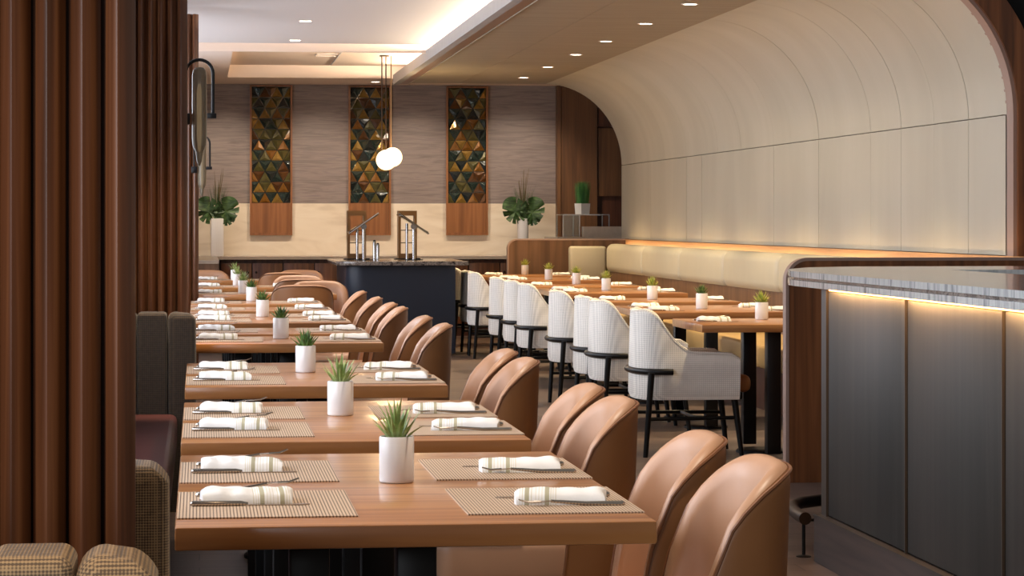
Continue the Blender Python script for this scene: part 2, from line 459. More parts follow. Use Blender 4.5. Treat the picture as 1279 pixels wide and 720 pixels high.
# dropped slab over the bench tables
YV0, YV1, XS, ZS, ZSEAM, ZLEDGE = 14.5, 28.25, 3.82, 2.85, 1.95, 1.125
bm = nb()
ysl = [YV0, 15.4, 17.2, 19.0, 20.8, 22.6, 24.4, 26.2, YV1]
for a, b in zip(ysl, ysl[1:]):
    for x0, x1 in ((2.30, 2.86), (2.864, XS)):
        box(bm, x0, x1, a + .0015, b - .0015, ZS, ZS + .02, mi=0)
box(bm, 2.2, XS, YV0, YV1, ZS + .012, ZS + .075, mi=1)
struct('ceiling_slab', bm, ['soffit', 'gapdark'], 0)
bm = nb(); box(bm, 2.13, 2.20, YV0, YV1 + .1, ZS - .012, ZS + .095); struct('trim_2', bm, 'soffit_edge', 0)
bm = nb(); box(bm, 2.20, 2.295, YV0, YV1 + .1, ZS - .008, ZS + .012); box(bm, 2.295, 2.305, YV0, YV1, ZS - .014, ZS + .01, mi=1); struct('trim_3', bm, ['lip', 'soffit'], 0)
# vaulted cream wall: curved panels above the seam, flat panels below, over a dark backing
def vault_pts(off=0, n=20):
    return [(XS + (XW - XS + off) * math.sin(PI / 2 * i / n), ZSEAM + (ZS - ZSEAM + off) * math.cos(PI / 2 * i / n)) for i in range(n + 1)]
def vault_strip(bm, y0, y1, o0, o1, mi=0, n=20):
    p = vault_pts(o0, n); q = vault_pts(o1, n)
    prism(bm, p + list(reversed(q)), y0, y1, mi, 'Y')
up = [(YV0, .0), (15.25, .004), (15.99, .0015), (16.77, .004), (17.56, .0025), (19.08, .005), (20.0, .001), (20.62, .0015), (21.9, .003), (22.9, .002), (24.42, .002), (25.6, .002), (26.6, .001), (YV1, 0)]
lo = [(YV0, 0), (15.25, .003), (15.99, .001), (16.77, .003), (17.56, .0015), (19.08, .004), (20.62, .005), (23.66, .005), (24.42, .005), (26.4, .002), (YV1, 0)]
bm = nb()
for (a, g), (b, h) in zip(up, up[1:]): vault_strip(bm, a + g, b - h, 0, .02)
for (a, g), (b, h) in zip(lo, lo[1:]): box(bm, XW, XW + .02, a + g, b - h, ZLEDGE, ZSEAM - .006)
struct('wall_right', bm, 'vault', 30)
bm = nb(); vault_strip(bm, YV0, YV1, .021, .05); box(bm, XW + .021, XW + .06, YV0, YV1, 0, ZSEAM)
struct('wall_right_backing', bm, 'gapdark', 30)
# walnut arch that ends the vault, pale inner edge, dark wall outside it
def archband(bm, y0, y1, o0, o1, xl=2.3, zb=0, mi=0):
    p = [(xl, ZS + o0)] + vault_pts(o0, 28) + [(XW + o0, zb)]
    q = [(xl, ZS + o1)] + vault_pts(o1, 28) + [(XW + o1, zb)]
    prism(bm, p + list(reversed(q)), y0, y1, mi, 'Y')
bm = nb(); archband(bm, YV0 - .12, YV0 + .02, .0, .022); struct('trim_4', bm, 'edgeband', 30)
bm = nb(); archband(bm, YV0 - .14, YV0, .022, .17); struct('trim_5', bm, 'walnut', 30)
bm = nb(); archband(bm, YV0 - .02, YV0 + .05, .17, 2.2, 3.6); struct('wall_front', bm, 'dark', 30)
# walnut panelling in the far corner
bm = nb(); box(bm, 4.18, 4.225, YB - .14, YB, 0, 3.0); box(bm, 4.23, 4.66, YB - .12, YB, 0, 3.0); box(bm, 4.675, 5.4, YB - .08, YB, 1.62, 2.42); box(bm, 4.675, 5.4, YB - .08, YB, 2.44, 3.0, mi=1); box(bm, 4.67, 5.4, YB - .03, YB, 0, 1.62, mi=1)
box(bm, 4.2, 5.4, YB, YB + .05, 0, 3.0, mi=1)
struct('wall_back_panelling', bm, ['corner_wood', 'walnut_d'], 0)
bm = nb(); box(bm, 5.4, 5.5, 28, YB + .2, 0, 3.1); struct('wall_right_far', bm, 'walnut_d', 0)

# ------------------------------------------------------------------ fin screens and booth wings
ordn = ['first', 'second', 'third', 'fourth', 'fifth', 'sixth', 'seventh', 'eighth', 'ninth', 'tenth', 'eleventh', 'twelfth', 'thirteenth']
def fin_screen(y, x1, n, ang, label, top=2.98, pitch=.0525, w=.047):
    t = thing('fin_screen', label, 'screen', (x1, y, 0), 0, 'upright wooden fin screens between the booths')
    bm = nb(); box(bm, -n * pitch, -.012, .035, .06, .0, top); obj('back_board', bm, 'walnut_d', t, 0)
    for i in range(n):
        bm = nb(); box(bm, -w / 2, w / 2, -.013, .013, .0, top, .006, 2)
        bmesh.ops.rotate(bm, verts=bm.verts, cent=(0, 0, 0), matrix=Matrix.Rotation(ang, 3, 'Z'))
        bmesh.ops.translate(bm, verts=bm.verts, vec=(-.024 - i * pitch, .0, 0))
        obj('fin', bm, 'fin', t)
    return t
fin_screen(3.95, -.095, 22, math.radians(52), 'tall screen of reddish wooden fins rising beside the front booth back')
fin_screen(12.15, -.055, 24, math.radians(52), 'fin screen rising behind the tall dark booth back', pitch=.046, w=.05)
fin_screen(20.0, -.005, 24, math.radians(52), 'fin screen farther along, in front of the glass vase with big leaves', 2.93, .046, .05)

def wing(y, x1, mat, label, th=.16, n=8, w=.137, top=.91):
    t = thing('booth_back', label, 'booth back', (x1, y, 0), 0, 'channelled booth backs along the window side')
    for i in range(n):
        bm = nb(); box(bm, -w * (i + 1) + .001, -w * i - .001, 0, th, .0, top, .0, 2)
        es = [e for e in bm.edges if all(v.co.z > top - .01 for v in e.verts)] + [e for e in bm.edges if abs(e.verts[0].co.z - e.verts[1].co.z) > .5]
        bmesh.ops.bevel(bm, geom=es, offset=.02 if i else .035, segments=6, profile=.5, affect='EDGES')
        if i == 0:   # rounded outer top corner
            for v in bm.verts:
                dz = v.co.z - (top - .07); dx = v.co.x + .07
                if dz > 0 and dx > 0:
                    r = math.hypot(dx, dz)
                    if r > .07: k = .07 / r; v.co.x = -.07 + dx * k; v.co.z = top - .07 + dz * k
        obj('channel', bm, mat, t)
    return t
wing(3.22, -.045, 'tweed', 'low brown tweed booth back below the tall fin screen', w=.11)
wing(4.44, -.045, 'tweed', 'brown tweed booth back with rounded end at the corner of the front table')
wing(11.75, -.008, 'tweed_shaded', 'brown tweed booth back coloured as if in shade, with a seam standing past the third table')
def bench(y0, y1, label):
    t = thing('banquette_bench', label, 'bench', (0, 0, 0), 0, 'burgundy benches below the windows')
    bm = nb(); box(bm, -.72, -.10, y0, y1, .30, .45, .03, 3); obj('seat', bm, 'burgundy', t)
    bm = nb(); box(bm, -.70, -.16, y0, y1, 0, .30); obj('base', bm, 'dark', t, 0)
    bm = nb(); box(bm, -.86, -.72, y0, y1, 0, .91, .035, 3); obj('backrest', bm, 'tweed_shaded', t)
bench(4.62, 11.73, 'burgundy leather booth bench beside the three front tables')
bench(12.3, 19.9, 'burgundy leather booth bench beyond the dark booth back')

# ------------------------------------------------------------------ sconces on the screen ends
def sconce(x, y, z, s, label):
    t = thing('wall_sconce', label, 'wall lamp', (x, y, z), 0, 'hooped black wall lamps with smoked glass')
    r = .065 * s
    path = [(-r, 0, -.03 * s)] + [(-r + 0, 0, .05 * s)] + [(r * math.cos(a), 0, .17 * s + r * math.sin(a)) for a in [PI - PI * k / 14 for k in range(15)]] + [(r, 0, -.03 * s)]
    bm = nb(); tube(bm, path, .008 * s, 10); obj('hoop', bm, 'blackmetal', t)
    bm = nb(); box(bm, -r - .022, -r + .022, -.03, .03, -.075 * s, -.02 * s, .004); obj('mount', bm, 'blackmetal', t)
    bm = nb(); box(bm, r - .028, r + .016, -.02, .02, -.045 * s, -.02 * s, .003); obj('end_cap', bm, 'blackmetal', t)
    bm = nb()
    prof = [(.004, -.27), (.012, -.25), (.018, -.205), (.032, -.175), (.035, -.14), (.035, .16), (.03, .185), (.018, .198), (.004, .2)]
    lathe(bm, [(a * s, b * s) for a, b in prof], 14)
    obj('glass_body', bm, 'smoke', t, 0)
    bm = nb(); lathe(bm, [(.006 * s, -.2 * s), (.012 * s, -.12 * s), (.012 * s, .08 * s), (.006 * s, .12 * s)], 10); obj('lamp_tube', bm, simple('sconce_lamp', '#b3a283', .4, emit='#ffdca8', estr=.35), t)
sconce(-.0, 12.30, 1.86, 1.0, 'hooped black wall lamp with long smoked glass on the middle fin screen')
sconce(.02, 19.7, 1.76, .92, 'smaller hooped wall lamp hanging above the leafy white vase')
sconce(-.038, 3.87, 1.945, 1.0, 'smoked glass lamp tip at the top edge beside the tall fin screen')

# ------------------------------------------------------------------ tables
def table(name, x0, x1, y0, y1, cols, label, group, discs=True):
    cx, cy = (x0 + x1) / 2, (y0 + y1) / 2
    t = thing(name, label, 'table', (cx, cy, 0), 0, group)
    hx, hy = (x1 - x0) / 2, (y1 - y0) / 2
    bm = nb(); box(bm, -hx, hx, -hy, hy, .706, .75, .004, 2); obj('tabletop', bm, 'oak', t)
    for (px, py) in cols:
        bm = nb(); box(bm, px - cx - .039, px - cx + .039, py - cy - .039, py - cy + .039, .02, .706, .004); obj('pedestal_column', bm, 'black', t)
    ps = [p for p, _ in cols]; mx = sum(ps) / len(ps) - cx
    for s in ((-1, 1) if hy > .6 else (0,)):
        bm = nb(); lathe(bm, [(.14, 0), (.14, .012), (.13, .02), (0.05, .022)], 40, mx, s * (hy - .3)); obj('base_plate', bm, 'blackmetal', t)
    return t
LT = []   # tan-chair row: y0, y1, x0, x1
LROW = [(4.85, 6.35), (6.70, 8.2), (8.95, 10.45), (12.08, 12.84), (13.1, 13.86), (14.5, 16.0), (16.45, 17.2), (17.8, 18.55)]
for i, (a, b) in enumerate(LROW):
    x0 = -.046 - .002 * i; x1 = .873 - .003 * i
    ny = [a + .2, b - .2]
    lab = '%s walnut-topped table from the front in the tan-chair row, laid for %s' % (ordn[i], 'four' if b - a > 1 else 'two')
    table('dining_table', x0, x1, a, b, [(x0 + .26, y) for y in ny] + [(x0 + .47, y) for y in ny], lab, 'tables of the tan-chair row')
FAR = [(20.08, 20.85), (22.15, 23.05), (24.85, 25.5)]
for i, (a, b) in enumerate(FAR):
    table('dining_table', .03, 1.07, a, b, [(.28, a + .25), (.28, b - .25), (.44, a + .25), (.44, b - .25)],
          '%s walnut table set crosswise between tan chairs beyond the tan-chair row' % ordn[i], 'tables of the tan-chair row')
RROW = [(13.97, 14.87), (15.87, 17.2), (17.95, 18.87), (20.1, 21.6), (22.3, 23.2), (24.4, 25.9), (26.6, 27.45)]
drift = lambda y: .014 * (y - 14)
for i, (a, b) in enumerate(RROW):
    d = drift((a + b) / 2); x0 = 2.76 + d; x1 = 3.79 + d * .8
    cs = [(3.19 + d, a + .13), (3.19 + d, b - .13)]
    table('dining_table', x0, x1, a, b, cs, '%s walnut table from the bar end of the white-chair row' % ordn[i], 'tables of the white-chair row')

# ------------------------------------------------------------------ chairs
def leg(bm, x0, y0, z0, x1, y1, z1, r0, r1): tube(bm, [(x0, y0, z0), (x1, y1, z1)], [r0, r1], 12)
def make_tan():
    t = thing('tan_chair', '', 'chair')
    bm, rim = shell(.50, .27, .19, .74, .22, [(0, .828), (.03, .819), (.06, .802), (.09, .782), (.117, .757), (.145, .727), (.168, .682), (.186, .63), (.20, .565), (.212, .47), (.22, .37)], .26, .34, .06, lean=.04, taper=.10)
    b = obj('backrest', bm, ['leather', 'leather_out'], t, 50)
    bm = nb(); tube(bm, rim, .0042, 6); obj('piping', bm, 'welt', b)
    bm = nb(); box(bm, -.29, .2, -.225, .225, .33, .475, .045, 4); obj('seat', bm, 'leather', t)
    bm = nb(); box(bm, -.25, .2, -.2, .2, .30, .335, .008); obj('seat_base', bm, 'black', t)
    for sx in (-.22, .2):
        for sy in (-1, 1):
            bm = nb(); leg(bm, sx, sy * .18, .31, sx * 1.12, sy * .2, 0, .02, .012); obj('leg', bm, 'black', t)
    reg(t); return t
tan = make_tan()
def make_white():
    t = thing('white_armchair', '', 'chair')
    bm, rim = shell(.55, .33, .2, .72, .58, [(0, .818), (.03, .826), (.06, .82), (.11, .785), (.15, .73), (.19, .675), (.25, .617), (.32, .588), (.42, .582), (.50, .58), (.555, .572), (.58, .55)], .32, .43, .06, lean=-.02, taper=.25)
    b = obj('backrest', bm, ['check', 'check'], t, 50)
    bm = nb(); tube(bm, [p + Vector((0, 0, .004)) for p in rim], .003, 6); obj('piping', bm, 'check', b)
    bm = nb(); box(bm, -.33, .27, -.212, .212, .355, .455, .04, 4); obj('seat', bm, 'leather_seat', t)
    bm = nb(); box(bm, -.28, .22, -.2, .2, .315, .36, .01); obj('seat_base', bm, 'black', t)
    # rail that wraps the back
    path = []
    a_, W_ = .2, .578
    for k in range(-12, 13):
        ph = PI / 2 * abs(k) / 12; x = .336 - a_ + a_ * math.cos(ph) ** .72; y = math.copysign(W_ / 2 * math.sin(ph) ** .72, k)
        path.append((x, y, .48))
    bm = nb(); tube(bm, path, .018, 10); obj('back_rail', bm, 'black', t)
    for sy in (-1, 1):
        bm = nb(); leg(bm, .26, sy * .295, .475, .29, sy * .27, 0, .019, .014); obj('leg', bm, 'black', t)
        bm = nb(); leg(bm, -.23, sy * .2, .33, -.27, sy * .215, 0, .02, .013); obj('leg', bm, 'black', t)
        bm = nb(); tube(bm, [(.28, sy * .28, .215), (-.245, sy * .205, .215)], .011, 8); obj('stretcher', bm, 'black', t)
    bm = nb(); tube(bm, [(-.01, -.24, .215), (-.01, .24, .215)], .011, 8); obj('stretcher', bm, 'black', t)
    reg(t); return t
white = make_white()
used = set()
def put(proto, x, y, rz, label, group):
    if proto in used: return dup(proto, (x, y, 0), rz, label, group)
    used.add(proto); proto.location = (x, y, 0); proto.rotation_euler = (0, 0, rz); tag(proto, label, None, group); return proto
TC = [(5.24, 0), (5.88, 0), (7.08, 1), (7.66, 1), (9.15, 2), (9.78, 2), (12.3, 3), (13.3, 4), (14.75, 5), (15.48, 5), (16.65, 6), (18.1, 7)]
for i, (y, k) in enumerate(TC):
    g = 'tan leather chairs along the aisle'
    if k < 3 or k == 5:
        j = 'front' if i % 2 == 0 else 'far'
        lab = 'tan leather tub chair at the %s half of the %s table of the tan-chair row' % (j, ordn[k])
    else: lab = 'tan leather tub chair alone on the aisle side of the %s table, tan-chair row' % ordn[k]
    put(tan, .925 - .006 * max(0, y - 12), y, 0.0 + rnd.uniform(-.03, .03), lab, g)
for i, ((a, b), xa, xb) in enumerate(zip(FAR, (.79, .87, .80), (.97, .89, 1.0))):
    put(tan, xa, a - .02, -PI / 2, 'tan chair with its back turned, front side of the %s crosswise table' % ordn[i], 'tan chairs at the crosswise tables')
    put(tan, xb, b + .04, PI / 2, 'tan chair showing its padded inner back on the far side of the %s crosswise table' % ordn[i], 'tan chairs at the crosswise tables')
put(tan, .06, 25.6, PI / 2, 'tan chair almost hidden behind the napkins, window end of the third crosswise table', 'tan chairs at the crosswise tables')
WC = [(14.42, 0), (16.12, 1), (16.85, 1), (18.25, 2), (20.3, 3), (21.35, 3), (22.6, 4), (24.75, 5), (25.5, 5), (27.0, 6)]
for i, (y, k) in enumerate(WC):
    if k in (1, 3, 5): lab = 'white checked armchair at the %s half of the %s table of the white-chair row' % ('bar-end' if (i % 2) == (1 if k == 1 else 0) else 'far', ordn[k])
    else: lab = 'white checked armchair alone at the %s table of the white-chair row' % ordn[k]
    if k == 3: lab = 'white checked armchair at the %s half of the fourth table of the white-chair row' % ('bar-end' if y < 21 else 'far')
    if k == 5: lab = 'white checked armchair at the %s half of the sixth table of the white-chair row' % ('bar-end' if y < 25 else 'far')
    put(white, 2.765 + drift(y), y, PI + rnd.uniform(-.02, .02), lab, 'white checked armchairs with black legs')

# ------------------------------------------------------------------ place settings
def make_mat():
    bm = nb(); box(bm, -.175, .175, -.24, .24, 0, .003)
    o = obj('placemat', bm, 'placemat', None, 0); o['category'] = 'placemat'; reg(o); return o
def make_napkin(seed):
    r = random.Random(seed); bm = nb(); L, D, n, m = .18, .125, 30, 16
    ph = [r.uniform(0, 6) for _ in range(5)]
    top = []
    for i in range(n + 1):
        row = []
        u = i / n
        for j in range(m + 1):
            v = j / m
            ed = min(1, math.sin(PI * min(max(v, 0), 1)) ** .3 + .0)
            ex = min(1, (min(u, 1 - u) / .09)) ** .5 if min(u, 1 - u) < .09 else 1
            h = .029 * ed * (.8 + .2 * ex) * (1 + .035 * math.sin(6 * u + ph[0]) + .04 * math.sin(21 * u + 5 * v + ph[1])) * (1.06 - .12 * u)
            if v < .35: h *= .95 + .06 * math.sin(26 * u + ph[2])
            x = (u - .5) * L + .004 * math.sin(7 * v + ph[3]); y = (v - .5) * D * (1 + .05 * math.sin(6 * u + ph[4]))
            row.append(bm.verts.new((x, y, max(h, .002))))
        top.append(row)
    for i in range(n):
        for j in range(m): bm.faces.new((top[i][j], top[i + 1][j], top[i + 1][j + 1], top[i][j + 1]))
    # closed underside
    bd = [top[i][0] for i in range(n + 1)] + [top[n][j] for j in range(1, m + 1)] + [top[i][m] for i in range(n - 1, -1, -1)] + [top[0][j] for j in range(m - 1, 0, -1)]
    lowv = [bm.verts.new((v.co.x, v.co.y, 0)) for v in bd]
    k = len(bd)
    for i in range(k): bm.faces.new((bd[i], bd[(i + 1) % k], lowv[(i + 1) % k], lowv[i]))
    bm.faces.new(lowv)
    o = obj('napkin', bm, 'napkin', None, 60); o['category'] = 'napkin'; reg(o); return o
def make_knife():
    t = thing('table_knife', '', 'knife')
    bm = nb(); tube(bm, [(-.12, 0, .005), (-.115, 0, .005), (-.02, 0, .005), (-.005, 0, .004)], [.003, .0062, .005, .003], 8); obj('handle', bm, 'steel', t)
    bm = nb(); prism(bm, [(-.006, -.004), (.10, -.008), (.118, -.003), (.12, .003), (.11, .006), (-.006, .004)], .0005, .0025); obj('blade', bm, 'steel', t)
    reg(t); return t
def make_fork(tilt):
    t = thing('table_fork', '', 'fork')
    sl = lambda x: .003 + max(0, (x + .10)) * tilt
    bm = nb(); tube(bm, [(-.11, 0, sl(-.11)), (-.105, 0, sl(-.105)), (-.03, 0, sl(-.03)), (.04, 0, sl(.04) + .004)], [.002, .0065, .0045, .003], 8); obj('handle', bm, 'steel', t)
    bm = nb()
    for a, b, c, d in ((.038, .062, -.011, .011),):
        v = [bm.verts.new(p) for p in ((a, -.004, sl(a) + .004), (b, -.011, sl(b) + .002), (b, .011, sl(b) + .002), (a, .004, sl(a) + .004))]
        w = [bm.verts.new(p.co + Vector((0, 0, .0018))) for p in v]
        bm.faces.new(v); bm.faces.new(w)
        for i in range(4): bm.faces.new((v[i], v[(i + 1) % 4], w[(i + 1) % 4], w[i]))
    for k in range(4):
        y = -.0093 + k * .0062
        tube(bm, [(.06, y, sl(.06) + .003), (.085, y, sl(.085) + .001), (.105, y * .95, sl(.105) + .006)], [.0016, .0015, .0008], 6)
    obj('tines', bm, 'steel', t); reg(t); return t
P_MAT = make_mat(); P_NAP = [make_napkin(s) for s in (3, 11, 23)]; P_KN = make_knife(); P_FK = make_fork(.13); P_FF = make_fork(.02)
def place(proto, x, y, z, rz, label, group):
    if proto in used: return dup(proto, (x, y, z), rz, label, group)
    used.add(proto); proto.location = (x, y, z); proto.rotation_euler = (0, 0, rz); tag(proto, label, None, group); return proto
nset = 0
def setting(x, y, side, where, mat=True, cut=True, nap=True, row='tan', sc=1.0):
    """side +1: diner faces +x;  -1: faces -x"""
    global nset
    rz0 = 0 if side > 0 else PI
    c, s = math.cos(rz0), math.sin(rz0)
    W = lambda lx, ly: (x + c * lx - s * ly, y + s * lx + c * ly)
    j = lambda k: rnd.uniform(-k, k)
    z = .75
    if mat: place(P_MAT, x, y, z, rz0, 'woven ribbed placemat at %s' % where, 'placemats of the %s-chair row' % row); z += .003
    a = j(.06) + (-.10 if side < 0 else .0)
    place(P_NAP[nset % 3], *W(-.035, .045), z, rz0 + a, 'folded white striped napkin at %s' % where, 'striped napkins of the %s-chair row' % row)
    nset += 1
    if cut:
        place(P_KN, *W(-.03, -.04), z, rz0 + j(.02), 'steel knife lying at %s' % where, 'knives of the %s-chair row' % row)
        place(P_FK if side > 0 else P_FF, *W(-.03 if side > 0 else -.045, .145 if side > 0 else .12), z, rz0 + j(.03) + (.05 if side > 0 else -.05), 'steel fork lying at %s' % where, 'forks of the %s-chair row' % row)
SETY = {0: (5.225, 5.90), 1: (7.08, 7.70), 2: (9.28, 9.95), 5: (14.85, 15.6)}
for i, (a, b) in enumerate(LROW):
    ys = SETY.get(i, ((a + b) / 2,))
    x0 = -.046 - .002 * i; x1 = .873 - .003 * i
    for q, y in enumerate(ys):
        half = ('front half of ' if q == 0 else 'far half of ') if len(ys) == 2 else ''
        setting(x0 + .178, y, 1, 'the window-side %s%s table, tan-chair row' % (half, ordn[i]))
        setting(x1 - .176, y, -1, 'the aisle-side %s%s table, tan-chair row' % (half, ordn[i]))
for i, (a, b) in enumerate(FAR):
    setting(.12, (a + b) / 2, 1, 'the window end of the %s crosswise table' % ordn[i])
    setting(.70, (a + b) / 2, -1, 'the aisle end of the %s crosswise table' % ordn[i])
for i, (a, b) in enumerate(RROW):
    d = drift((a + b) / 2)
    ys = ((a + b) / 2 - .33, (a + b) / 2 + .33) if b - a > 1.2 else ((a + b) / 2,)
    for q, y in enumerate(ys):
        half = ('bar-end half of ' if q == 0 else 'far half of ') if len(ys) == 2 else ''
        setting(2.76 + d + .2, y - .02, 1, 'the chair-side %s%s table, white-chair row' % (half, ordn[i]), mat=False, row='white')
        setting(3.60 + d, y - .02, -1, 'the bench-side %s%s table, white-chair row' % (half, ordn[i]), mat=False, row='white')

# ------------------------------------------------------------------ potted succulents
def blade(bm, base, az, tilt, L, w, curl, seg=7):
    d = Vector((math.cos(az), math.sin(az), 0)); s = Vector((-d.y, d.x, 0)); p = Vector(base); ang = tilt
    A, B, Cc = [], [], []
    for i in range(seg + 1):
        t = i / seg
        ww = w * (1 - t) ** .8 * (.7 + .9 * t * (1 - t) * 2)
        dirv = d * math.sin(ang) + Vector((0, 0, 1)) * math.cos(ang); nrm = dirv.cross(s)
        A.append(bm.verts.new(p + s * ww + nrm * ww * .35)); B.append(bm.verts.new(p - nrm * ww * .35)); Cc.append(bm.verts.new(p - s * ww + nrm * ww * .35))
        p = p + dirv * (L / seg); ang += curl / seg
    for i in range(seg):
        bm.faces.new((A[i], A[i + 1], B[i + 1], B[i])); bm.faces.new((B[i], B[i + 1], Cc[i + 1], Cc[i])); bm.faces.new((A[i + 1], A[i], Cc[i], Cc[i + 1]))
def make_plant(seed, leafm, spread=1.0, thin=1.0, n=34, L0=.095):
    r = random.Random(seed); t = thing('potted_succulent', '', 'plant')
    R, H = .0385, .102
    bm = nb(); lathe(bm, [(R * .9, 0), (R * .97, .002), (R, .006), (R, H - .003), (R - .0015, H), (R - .004, H - .001), (R - .005, H - .012), (.002, H - .013)], 40); obj('pot', bm, 'ceramic', t)
    bm = nb(); lathe(bm, [(R - .0055, H - .02), (R - .0055, H - .009), (.012, H - .005), (.001, H - .004)], 24); obj('soil', bm, 'soil', t)
    bm = nb()
    for k in range(n):
        q = k / n; az = k * 2.39996 + r.uniform(-.2, .2)
        tilt = (.05 + .95 * q ** .9) * spread * r.uniform(.8, 1.15)
        L = L0 * (1 - .35 * q) * r.uniform(.8, 1.15); rr = .004 + .016 * q
        blade(bm, (rr * math.cos(az), rr * math.sin(az), H - .008), az, tilt * .75, L, .0068 * thin * r.uniform(.8, 1.15), r.uniform(.0, .5))
    obj('leaves', bm, leafm, t, 30); reg(t); return t
P1 = make_plant(5, 'leaf_a', .95, 1.15, 26, .092)
P2 = make_plant(9, 'leaf_b', 1.0, 1.35, 30, .078)
P3 = make_plant(14, 'leaf_c', 1.1, 1.15, 34, .085)
for i, (x, y, p) in enumerate([(.432, 5.64, P1), (.415, 7.6, P1), (.401, 9.77, P2), (.396, 12.58, P2), (.377, 15.45, P2), (.371, 18.45, P2), (.345, 20.5, P1), (.335, 22.95, P1), (.34, 24.97, P1)]):
    lab = 'small green succulent in a white pot on the %s' % ('%s table of the tan-chair row' % ordn[(0, 1, 2, 3, 5, 7)[i]] if i < 6 else '%s crosswise table' % ordn[i - 6])
    place(p, x, y, .75, rnd.uniform(0, 6), lab, 'potted succulents of the tan-chair row')
for i, (x, y, p) in enumerate([(3.256, 14.66, P3), (3.265, 16.5, P2), (3.293, 18.5, P3), (3.341, 20.95, P3), (3.41, 23.1, P3), (3.40, 24.9, P3), (3.465, 27.25, P3)]):
    place(p, x, y, .75, rnd.uniform(0, 6), 'small grassy succulent in a white pot on the %s table of the white-chair row' % ordn[i], 'potted succulents of the white-chair row')

# ------------------------------------------------------------------ bench along the vaulted wall
t = thing('wall_bench', 'long cream upholstered bench under the vaulted cream wall', 'bench', (0, 0, 0))
ysb = [12.9, 15.2, 17.5, 19.15, 21.2, 23.2, 25.2, 27.45]
for a, b in zip(ysb, ysb[1:]):
    bm = nb(); box(bm, 4.37, 4.56, a + .002, b - .002, .765, 1.078, .075, 5); obj('back_cushion', bm, 'cream_leather', t)
bm = nb(); box(bm, 4.40, 4.56, 12.9, 27.6, .0, .78); obj('back_panel', bm, 'walnut_h', t, 0)
for a, b in zip(ysb, ysb[1:]):
    bm = nb(); box(bm, 3.86, 4.42, a + .002, b - .002, .30, .465, .03, 3); obj('seat', bm, 'tan_bench', t)
bm = nb(); box(bm, 3.93, 4.4, 12.9, 27.6, .0, .30); obj('base', bm, 'walnut_d', t, 0)
bm = nb(); box(bm, 4.0, 4.40, 27.55, 27.72, .70, 1.05, .03, 3); obj('end_cushion', bm, 'cream_leather', t)
bm = nb(); box(bm, 4.56, 4.64, 12.9, 27.7, 1.03, 1.062); box(bm, 4.64, XW + .02, 12.9, 28.2, 1.03, 1.121); struct('trim_6', bm, 'ledge_wood', 0)

def round_panel(name, x0, x1, y0, y1, z1, r, label, mat):
    """upright wooden divider whose upper window-side corner is rounded; thin pale edge band"""
    t = thing(name, label, 'divider', (0, 0, 0))
    out = [(x0, 0)] + [(x0 + r - r * math.cos(PI / 2 * k / 12), z1 - r + r * math.sin(PI / 2 * k / 12)) for k in range(13)] + [(x1, z1), (x1, 0)]
    q = .016; r2 = r - q
    inn = [(x0 + q, 0)] + [(x0 + r - r2 * math.cos(PI / 2 * k / 12), z1 - r + r2 * math.sin(PI / 2 * k / 12)) for k in range(13)] + [(x1, z1 - q), (x1, 0)]
    bm = nb(); prism(bm, inn, y0, y1, 0, 'Y'); obj('board', bm, mat, t, 30)
    bm = nb(); prism(bm, out[:-1] + list(reversed(inn[:-1])), y0 - .004, y1 + .004, 0, 'Y'); obj('edge_band', bm, 'edgeband', t, 30)
    return t
round_panel('wood_divider', 2.945, 5.6, 12.70, 12.76, 1.14, .115, 'dark red walnut divider with a rounded corner between bar and tables', 'walnut')
round_panel('wood_divider', 3.335, 4.7, 27.75, 27.83, 1.13, .11, 'brown wooden divider with a rounded corner at the far end of the bench', 'walnut_h')

# ------------------------------------------------------------------ bar
t = thing('bar_counter', 'grey metal panelled bar front glowing under its stone top', 'bar', (0, 0, 0))
bm = nb(); box(bm, 2.46, 3.0, 4.8, 9.74, .18, 1.06); box(bm, 2.9, 5.4, 10.0, 10.9, 0, 1.06); obj('body', bm, 'dark', t, 0)
yy = [9.66, 8.55, 7.48, 6.4, 5.3]
for a, b in zip(yy, yy[1:]):
    bm = nb(); box(bm, 2.405, 2.46, b + .014, a - .014, .19, 1.055, .004); obj('panel', bm, 'barpanel', t)
for y in yy:
    bm = nb(); box(bm, 2.398, 2.45, y - .004, y + .004, .185, 1.06); box(bm, 2.42, 2.46, y - .016, y + .016, .185, 1.06); obj('joint_strip', bm, 'bartrim', t, 0)
bm = nb(); box(bm, 2.40, 3.0, 9.66, 9.74, .18, 1.06); obj('end_panel', bm, 'bartrim', t, 0)
bm = nb(); box(bm, 2.375, 3.0, 4.8, 9.76, 0, .18, .002); obj('plinth', bm, 'plinth', t, 0)
bm = nb(); box(bm, 2.372, 2.41, 4.8, 9.76, .176, .186); obj('plinth_cap', bm, 'bartrim', t, 0)
bm = nb(); box(bm, 2.395, 2.41, 4.9, 9.6, 1.058, 1.068); obj('led_strip', bm, 'led', t, 0)
cx = [(2.335, 4.8), (2.335, 9.93), (2.35, 10.08), (2.42, 10.4), (2.6, 10.78), (2.85, 10.95), (5.5, 11.0), (5.5, 10.15), (3.04, 10.15), (3.04, 4.8)]
t = thing('stone_countertop', 'grey veined stone bar top with a grooved edge', 'countertop', (0, 0, 0))
bm = nb(); prism(bm, cx, 1.104, 1.127); obj('upper_slab', bm, 'marble_top', t, 30)
cen = lambda k: [(2.335 + (x - 2.335) if x > 3 else x + k, y - (k if y > 10 and y < 11.1 and x < 5 else 0)) for x, y in cx]
bm = nb(); prism(bm, cen(.012), 1.092, 1.104); obj('groove', bm, 'granite', t, 30)
bm = nb(); prism(bm, cx, 1.069, 1.092); obj('lower_slab', bm, 'marble_top', t, 30)
t = thing('foot_rail', 'round black foot rail on a flanged post past the end of the bar', 'foot rail', (0, 0, 0))
